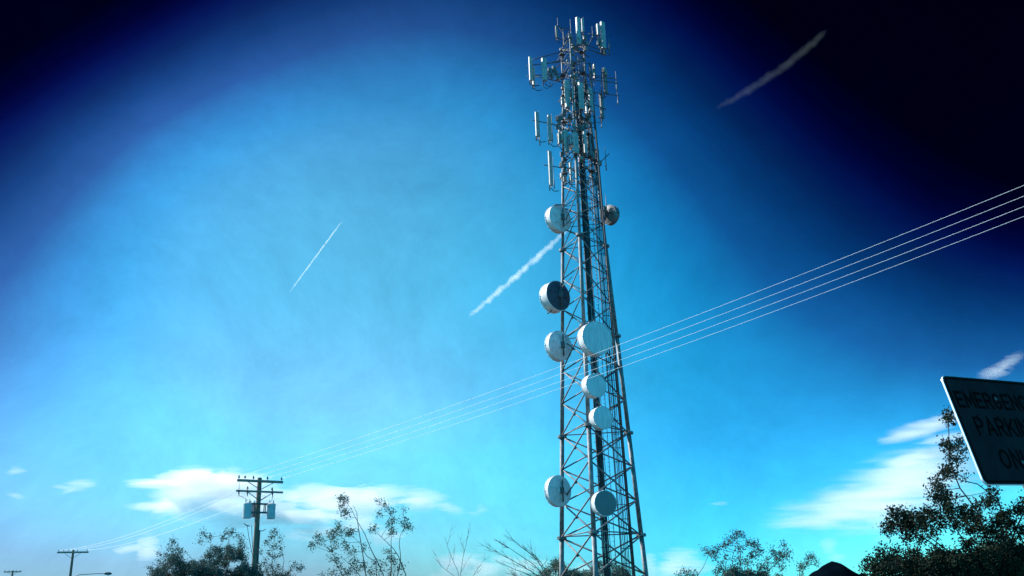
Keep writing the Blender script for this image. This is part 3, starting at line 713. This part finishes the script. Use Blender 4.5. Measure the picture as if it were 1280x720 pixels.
# tall open shrub right of it
plant('desert_shrub', 'tall open shrub with curved bare stems and small tufts of leaves', 'shrub', 27, 478,
      [[(479, 718), (472, 703), (463, 685), (456, 668), (447, 652), (441, 640), (434, 628)], [(507, 718), (500, 700), (494, 688), (484, 678), (473, 668), (467, 660)], [(501, 700), (499, 680), (500, 670), (508, 655)], [(470, 702), (458, 695), (452, 682), (443, 672)],
       [(452, 722), (440, 708), (425, 695)], [(488, 722), (490, 700), (489, 678), (489, 645)], [(447, 652), (446, 640), (441, 632)], [(440, 735), (424, 712), (415, 690)]],
      [(426, 622, 5, 8), (431, 626, 4, 6), (428, 632, 3, 4), (430, 640, 4, 6), (434, 644, 4, 5), (422, 655, 3, 4), (419, 665, 5, 7), (427, 664, 4, 6), (412, 668, 4, 5), (434, 667, 4, 6), (440, 663, 4, 5), (417, 673, 4, 5), (397, 672, 4, 5), (391, 681, 4, 5), (403, 676, 2.5, 3), (396, 679, 3, 3),
       (430, 678, 3, 4), (433, 686, 4, 5), (421, 682, 3, 3), (415, 687, 3, 4), (441, 690, 3, 4), (455, 685, 3, 3), (464, 663, 3, 3), (469, 660, 3, 3), (474, 626, 3, 3), (479, 630, 3, 3), (475, 643, 3, 3), (484, 635, 2.5, 2), (491, 640, 3.5, 4), (490, 650, 4, 5), (487, 657, 4, 5), (492, 663, 3, 4), (489, 667, 3, 4),
       (504, 638, 2.5, 2), (507, 651, 3.5, 4), (509, 658, 4, 5), (512, 660, 2.5, 3), (503, 655, 2.5, 2), (484, 690, 4, 4), (490, 697, 4, 5), (492, 703, 4, 4), (500, 706, 3, 3), (442, 702, 4, 5), (446, 710, 5, 7), (455, 708, 4, 5), (437, 714, 5, 7), (462, 716, 4, 5), (474, 712, 3, 3), (478, 706, 3, 3), (420, 700, 4, 5), (425, 708, 3, 4), (415, 697, 3, 3), (402, 720, 3, 3), (416, 718, 4, 5), (428, 719, 4, 5), (488, 716, 4, 4), (467, 703, 3, 3), (497, 713, 3, 3)],
      'leaf_grey', 8, leaf=.055, rb=.02, rt=.005, depth=.55, per=5)
plant('bare_shrub', 'leafless thin twigs rising in front of a low cloud', 'shrub', 24, 577,
      [[(573, 716), (566, 700), (560, 685), (556, 671)], [(576, 716), (578, 700), (582, 682), (585, 668), (586, 660)], [(570, 722), (552, 708), (545, 699)], [(590, 722), (596, 712), (602, 706)]], [], 'leaf', 11, rb=.008, rt=.004, depth=.3, bare=5, twigmat='twig')
plant('bare_tree', 'leafless feathery tree with fine branches fanning up left of the tower', 'tree', 33, 690,
      [[(683, 724), (668, 706), (650, 694), (632, 682), (617, 674)], [(684, 722), (672, 700), (655, 686), (640, 674), (630, 668)], [(680, 724), (660, 712), (640, 700), (622, 690), (608, 684)], [(676, 726), (655, 716), (635, 708), (620, 702)], [(686, 722), (676, 702), (664, 690), (652, 682)], [(670, 726), (650, 722), (632, 716)]],
      [], 'leaf', 12, rb=.022, rt=.0065, depth=.6, bare=13, twigmat='twig')
plant('leafy_tree', 'low leafy treetop showing behind the foot of the tower', 'tree', 92, 735,
      [[(695, 730), (694, 705)], [(715, 730), (718, 712)], [(740, 730), (742, 705)], [(765, 730), (770, 708)], [(790, 730), (786, 714)], [(680, 735), (680, 712)]],
      fill([(674, 720), (680, 709), (688, 709), (695, 697), (703, 706), (712, 714), (718, 712), (728, 716), (738, 709), (745, 698), (752, 706), (765, 702), (775, 708), (785, 706), (792, 718)], 736, 150, 3.6, 8, 21, 1.1),
      'leaf_grey', 14, leaf=.17, rb=.16, rt=.02, depth=2.5, per=6)
plant('mesquite_bush', 'rounded open bush between the tower and the small far hill', 'bush', 32, 925,
      [[(920, 735), (915, 700), (922, 672)], [(930, 735), (936, 700), (944, 685)], [(915, 735), (900, 705), (886, 690)], [(935, 735), (958, 700), (978, 690)], [(925, 730), (925, 690)], [(940, 730), (970, 705), (986, 690)], [(900, 735), (862, 718)]],
      [(921, 668, 4, 5), (926, 668, 4, 5), (917, 673, 3, 3), (905, 681, 4, 5), (911, 677, 4, 5), (898, 686, 3.5, 4), (891, 689, 3.5, 4), (881, 687, 2.5, 3), (886, 693, 3.5, 4), (895, 697, 3, 3), (907, 697, 3, 4), (902, 706, 3, 3), (934, 680, 4, 5), (941, 679, 3.5, 4), (946, 681, 3.5, 4), (926, 685, 4, 5), (922, 698, 3, 3), (944, 690, 5, 6), (938, 696, 4, 5), (951, 688, 3, 4),
       (967, 690, 4, 5), (974, 692, 4, 5), (980, 696, 4, 5), (972, 701, 4, 5), (977, 708, 3.5, 4), (980, 681, 3, 3), (984, 687, 3, 3), (986, 696, 2.5, 3), (958, 700, 3, 3), (925, 704, 4, 5), (935, 703, 4, 5), (950, 708, 5, 6), (893, 716, 3, 3), (899, 711, 3, 4), (862, 718, 3, 4), (850, 719, 3, 3), (857, 714, 2, 2), (868, 719, 3, 3), (960, 712, 4, 4)] +
      fill([(908, 712), (920, 702), (935, 704), (950, 706), (965, 712), (975, 716)], 745, 80, 5, 10, 31, .8),
      'leaf', 15, leaf=.066, rb=.02, depth=.9, per=6)
plant('desert_shrub', 'small tilted sprig of leaves beside the far hill', 'shrub', 30, 1000,
      [[(1000, 740), (1003, 715), (1014, 697)], [(998, 735), (1000, 708)]],
      [(1016, 695, 3, 4), (1012, 698, 3.5, 5), (1007, 703, 4, 5), (1001, 707, 3.5, 5), (1000, 712, 3, 3), (1020, 705, 2.5, 3), (1018, 699, 2.5, 2), (1005, 709, 3, 4), (1002, 719, 2.5, 2)], 'leaf', 16, leaf=.05, rb=.015, depth=.2, per=6)
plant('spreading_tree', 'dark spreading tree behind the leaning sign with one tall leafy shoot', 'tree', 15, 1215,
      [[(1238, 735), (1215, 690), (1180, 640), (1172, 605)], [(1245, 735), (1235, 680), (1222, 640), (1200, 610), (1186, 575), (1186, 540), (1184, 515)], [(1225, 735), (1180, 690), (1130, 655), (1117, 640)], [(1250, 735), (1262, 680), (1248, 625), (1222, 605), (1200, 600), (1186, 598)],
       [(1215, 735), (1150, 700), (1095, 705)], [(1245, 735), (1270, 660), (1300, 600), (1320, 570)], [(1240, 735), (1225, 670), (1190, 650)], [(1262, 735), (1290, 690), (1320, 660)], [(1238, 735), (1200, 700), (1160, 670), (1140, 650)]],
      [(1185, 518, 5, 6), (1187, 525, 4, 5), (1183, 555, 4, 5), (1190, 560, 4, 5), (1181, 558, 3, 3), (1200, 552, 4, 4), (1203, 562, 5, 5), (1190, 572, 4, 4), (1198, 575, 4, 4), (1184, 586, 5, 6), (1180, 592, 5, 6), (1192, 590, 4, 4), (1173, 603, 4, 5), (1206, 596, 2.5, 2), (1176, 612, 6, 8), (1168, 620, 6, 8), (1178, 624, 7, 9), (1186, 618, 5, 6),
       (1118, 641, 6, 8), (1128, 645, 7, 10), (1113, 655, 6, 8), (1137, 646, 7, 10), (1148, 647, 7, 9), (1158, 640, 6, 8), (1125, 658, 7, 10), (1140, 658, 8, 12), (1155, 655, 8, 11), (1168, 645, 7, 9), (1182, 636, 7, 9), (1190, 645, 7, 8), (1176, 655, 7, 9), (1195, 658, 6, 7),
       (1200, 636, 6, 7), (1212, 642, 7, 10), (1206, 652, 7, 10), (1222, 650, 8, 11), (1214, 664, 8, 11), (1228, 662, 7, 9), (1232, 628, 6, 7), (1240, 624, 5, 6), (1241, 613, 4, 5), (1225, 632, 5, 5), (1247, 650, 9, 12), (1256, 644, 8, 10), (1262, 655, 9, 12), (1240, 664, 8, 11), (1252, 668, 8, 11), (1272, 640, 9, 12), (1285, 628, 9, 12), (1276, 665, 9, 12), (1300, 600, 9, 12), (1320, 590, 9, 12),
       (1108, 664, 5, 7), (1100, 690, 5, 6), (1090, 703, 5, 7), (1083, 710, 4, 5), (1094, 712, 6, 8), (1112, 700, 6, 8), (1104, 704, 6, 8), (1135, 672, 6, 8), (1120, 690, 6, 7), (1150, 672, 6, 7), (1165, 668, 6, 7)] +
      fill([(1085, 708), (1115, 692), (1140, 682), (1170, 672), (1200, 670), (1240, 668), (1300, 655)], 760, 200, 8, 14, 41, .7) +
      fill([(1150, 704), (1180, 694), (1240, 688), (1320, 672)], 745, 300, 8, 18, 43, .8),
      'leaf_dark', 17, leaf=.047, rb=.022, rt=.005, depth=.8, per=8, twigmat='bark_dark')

# ------------------------------------------------------------------ clouds and contrails (real vapour)
def vapour(name, dens, nscale, stretch, lo, hi, aniso=.2, amount=1.3, fall=1.6, step=1.0):
    mt = D.materials.new(name); mt.use_nodes = True; t = mt.node_tree; L = t.links.new
    t.nodes.remove(t.nodes['Principled BSDF']); out = t.nodes['Material Output']
    pv = nd(t, 'ShaderNodeVolumePrincipled'); pv.inputs['Color'].default_value = (1, 1, 1, 1); pv.inputs['Anisotropy'].default_value = aniso
    L(pv.outputs[0], out.inputs['Volume'])
    tc = nd(t, 'ShaderNodeTexCoord'); ge = nd(t, 'ShaderNodeNewGeometry')
    ln = nd(t, 'ShaderNodeVectorMath', operation='LENGTH'); L(tc.outputs['Object'], ln.inputs[0])
    mp = nd(t, 'ShaderNodeMapping'); mp.inputs['Scale'].default_value = stretch; L(ge.outputs['Position'], mp.inputs[0])
    nz = nd(t, 'ShaderNodeTexNoise'); nz.inputs['Scale'].default_value = nscale; nz.inputs['Detail'].default_value = 7; nz.inputs['Roughness'].default_value = .68; nz.inputs['Distortion'].default_value = .8
    L(mp.outputs[0], nz.inputs['Vector'])
    def mm(op, a, b, clamp=False):
        n = nd(t, 'ShaderNodeMath', operation=op, use_clamp=clamp)
        for i, x in enumerate((a, b)):
            if isinstance(x, (int, float)): n.inputs[i].default_value = x
            else: L(x, n.inputs[i])
        return n.outputs[0]
    f = mm('SUBTRACT', 1, mm('POWER', ln.outputs['Value'], fall))
    g = mm('ADD', mm('SUBTRACT', f, .45), mm('MULTIPLY', mm('SUBTRACT', nz.outputs['Fac'], .5), amount * 2))
    r = nd(t, 'ShaderNodeMapRange', interpolation_type='SMOOTHSTEP'); L(g, r.inputs[0]); r.inputs[1].default_value = lo; r.inputs[2].default_value = hi
    d = mm('MULTIPLY', mm('MULTIPLY', r.outputs[0], mm('MAXIMUM', f, 0)), dens)
    L(d, pv.inputs['Density'])
    mt.cycles.volume_step_rate = step
    return mt
YC = 8000.0
VM = {'cloud': vapour('cloud_vapour', .0034, .0055, (.36, .5, 2.0), -.10, .06, amount=1.8),
      'wisp': vapour('thin_cloud_vapour', .0026, .006, (.3, .45, 2.6), -.12, .3, amount=2.0),
      'sheet': vapour('cloud_sheet_vapour', .0012, .0055, (.3, .45, 2.8), -.2, .3, amount=2.2)}
def ico(mt):
    bm = bmesh.new(); bmesh.ops.create_icosphere(bm, subdivisions=3, radius=1); me = D.meshes.new('puff'); bm.to_mesh(me); bm.free(); me.materials.append(mt); return me
IM = {k: ico(v) for k, v in VM.items()}
def cloud(label, puffs, kind='cloud', Y=YC):
    c0 = at(puffs[0][0], puffs[0][1], Y); T = empty('cloud', c0); tag(T, label, 'cloud')
    for x, y, w_, h_, tilt in puffs:
        p = at(x, y, Y + rnd.uniform(-300, 300)); s = Y / FPX * 1.0
        o = D.objects.new('vapour', IM[kind]); col.objects.link(o); o.parent = T
        o.location = p - c0; o.scale = (w_ * s * .62, max(w_, h_ * 2) * s * .35, h_ * s * .72); o.rotation_euler = (0, rad(tilt), 0)
    return T
cloud('long bright ragged cloud bank behind the transformer pole', [(262, 602, 130, 34, 2), (200, 604, 90, 12, 0), (250, 627, 120, 40, -4), (205, 634, 90, 14, 4), (300, 650, 90, 20, 0), (240, 594, 90, 18, -3), (345, 630, 90, 34, 4), (400, 622, 90, 30, 8), (440, 628, 110, 42, -6), (480, 622, 70, 30, 5), (290, 612, 120, 40, 3), (220, 618, 70, 26, -6), (370, 645, 110, 22, 0), (300, 632, 90, 26, 5), (185, 602, 60, 8, 0), (395, 632, 80, 26, 0), (520, 628, 60, 20, 8)])
cloud('small bright low cloud at the left edge of the bush', [(184, 686, 34, 30, -10), (160, 686, 40, 10, -10)])
cloud('faint flat cloud wisp left of the main cloud bank', [(98, 606, 44, 14, -8), (78, 609, 34, 7, 8), (112, 607, 24, 8, 4), (88, 613, 26, 5, -20)], 'wisp')
cloud('pale cloud wisp with a pointed tip above the bare twigs', [(530, 622, 70, 24, 14), (560, 632, 50, 16, 20), (600, 630, 16, 8, -20)], 'wisp')
cloud('flat cloud streak behind the tall open shrub', [(390, 666, 70, 18, 0), (450, 655, 60, 22, 0), (420, 645, 80, 12, 0), (480, 672, 50, 20, 0)])
cloud('soft low cloud behind the bare twigs', [(575, 712, 90, 30, 0), (560, 706, 40, 22, 0), (605, 712, 50, 20, 0), (640, 718, 50, 16, 0)])
cloud('soft low cloud at the right foot of the tower', [(850, 703, 60, 34, 0), (835, 712, 50, 26, 0), (875, 712, 50, 22, 0), (812, 706, 22, 34, 0), (740, 712, 60, 20, 0)], 'wisp')
cloud('broad slanting pale cloud sheet behind the sign', [(1120, 612, 230, 70, -16), (1060, 632, 210, 42, -10), (1170, 590, 210, 70, -14), (1010, 652, 110, 16, -4), (1200, 620, 130, 70, -12), (1130, 655, 120, 40, -6), (1090, 640, 130, 40, -8)], 'sheet')
cloud('thin streaky cloud above the broad slanting sheet', [(1160, 532, 110, 18, -12), (1130, 546, 90, 12, -6), (1190, 520, 80, 20, -16), (1185, 548, 90, 14, -8), (1150, 572, 120, 16, -12)], 'wisp')
cloud('faint feathery cloud above the sign', [(1246, 464, 60, 18, -22), (1262, 452, 50, 14, -25)], 'wisp')
cloud('small faint puff high between the bare twigs and the tower', [(602, 637, 26, 10, -16), (592, 642, 20, 6, 10)], 'wisp')
cloud('soft low cloud between the bare feathery tree and the tower', [(655, 708, 70, 22, 0), (690, 716, 50, 18, 0), (630, 700, 36, 12, 6)], 'wisp')
cloud('tiny pale cloud over the small far hill', [(1036, 683, 24, 18, -20), (1046, 697, 24, 12, 0)], 'wisp')
cloud('tiny pale cloud streak above the round open bush', [(902, 629, 22, 5, 0), (893, 630, 16, 3, 3)], 'wisp')
cloud('small pale cloud pair at the far left edge', [(22, 588, 24, 10, 14), (16, 592, 20, 8, 10), (20, 620, 26, 8, 12)], 'wisp')

def contrail(label, p, q, width, dens, seed, bow=0., wob=.25, Y=YC, taper=.5):
    """a straight stretch of vapour: one long spindle whose density falls off from a slightly wandering core"""
    A, B = at(*p, Y), at(*q, Y); ln = (B - A).length; s = Y / FPX
    mt = D.materials.new('contrail_vapour'); mt.use_nodes = True; t = mt.node_tree; L = t.links.new
    t.nodes.remove(t.nodes['Principled BSDF']); pv = nd(t, 'ShaderNodeVolumePrincipled'); pv.inputs['Color'].default_value = (1, 1, 1, 1)
    L(pv.outputs[0], t.nodes['Material Output'].inputs['Volume'])
    def mm(op, a, b=None, c=None, clamp=False):
        n = nd(t, 'ShaderNodeMath', operation=op, use_clamp=clamp)
        for i, x in enumerate((a, b, c)):
            if x is None: continue
            if isinstance(x, (int, float)): n.inputs[i].default_value = x
            else: L(x, n.inputs[i])
        return n.outputs[0]
    tc = nd(t, 'ShaderNodeTexCoord'); sp = nd(t, 'ShaderNodeSeparateXYZ'); L(tc.outputs['Object'], sp.inputs[0]); x, y, z = sp.outputs
    def n1(off, sc_):
        n = nd(t, 'ShaderNodeTexNoise', noise_dimensions='1D'); n.inputs['W'].default_value = 0; n.inputs['Scale'].default_value = 1; n.inputs['Detail'].default_value = 3
        L(mm('ADD', mm('MULTIPLY', x, sc_), off + seed * 13.7), n.inputs['W']); return mm('MULTIPLY', mm('SUBTRACT', n.outputs['Fac'], .5), 2)
    oy = mm('ADD', mm('MULTIPLY', n1(0, 7), wob), mm('MULTIPLY', mm('SUBTRACT', mm('MULTIPLY', x, x), .35), bow)); oz = mm('MULTIPLY', n1(50, 6), wob)
    dy, dz = mm('SUBTRACT', y, oy), mm('SUBTRACT', z, oz)
    r_ = mm('SQRT', mm('ADD', mm('MULTIPLY', dy, dy), mm('MULTIPLY', dz, dz)))
    ge = nd(t, 'ShaderNodeNewGeometry'); nz = nd(t, 'ShaderNodeTexNoise'); nz.inputs['Scale'].default_value = 1.1 / (width * s); nz.inputs['Detail'].default_value = 4; nz.inputs['Roughness'].default_value = .6
    L(ge.outputs['Position'], nz.inputs['Vector'])
    wd = mm('MULTIPLY', mm('ADD', .42, mm('MULTIPLY', n1(90, 9), .14)), mm('SUBTRACT', 1, mm('MULTIPLY', mm('POWER', mm('ABSOLUTE', x), 5), taper)))
    f = mm('SUBTRACT', mm('ADD', 1, mm('MULTIPLY', mm('SUBTRACT', nz.outputs['Fac'], .5), 1.5)), mm('DIVIDE', r_, wd), clamp=True)
    end = mm('MULTIPLY', mm('SUBTRACT', 1, mm('ABSOLUTE', x)), 7, clamp=True)
    L(mm('MULTIPLY', mm('MULTIPLY', f, end), dens), pv.inputs['Density'])
    mt.cycles.volume_step_rate = .12
    mb = MB(); n = 24; R_ = [max(.3, (1 - abs(i / n * 2 - 1) ** 8 * .7)) for i in range(n + 1)]
    mb.tube([(i / n * 2 - 1, bow * ((i / n * 2 - 1) ** 2 - .35), 0) for i in range(n + 1)], [1] * (n + 1), 20)
    o = mb.build('contrail', mt); d = (B - A).normalized(); eye_ = V((0, 0, EYE)); c = (A + B) / 2
    up_ = d.cross((c - eye_).normalized()).normalized(); m = Matrix((d, up_, d.cross(up_))).transposed().to_4x4(); m.translation = c
    W_ = width * s
    o.matrix_world = m @ Matrix.Diagonal((ln / 2, W_, W_, 1))
    # rebuild the cross-section as a true circle about the bowed centre line
    me = o.data
    for v in me.vertices:
        k = round((v.co.x + 1) / 2 * n)
    return tag(o, label, 'contrail', 'aircraft contrails')
contrail('thick wavy white contrail ending at the tower beside the highest left dish', (586, 397), (712, 286), 11.5, .017, 3, bow=.12, wob=.22)
contrail('thin straight contrail alone in the left half of the sky', (360, 368), (430, 273), 3.2, .07, 5, wob=.08, taper=.9)
contrail('faint blurred contrail high in the dark right side of the sky', (894, 141), (1038, 39), 17, .0005, 9, bow=.5, wob=.12)
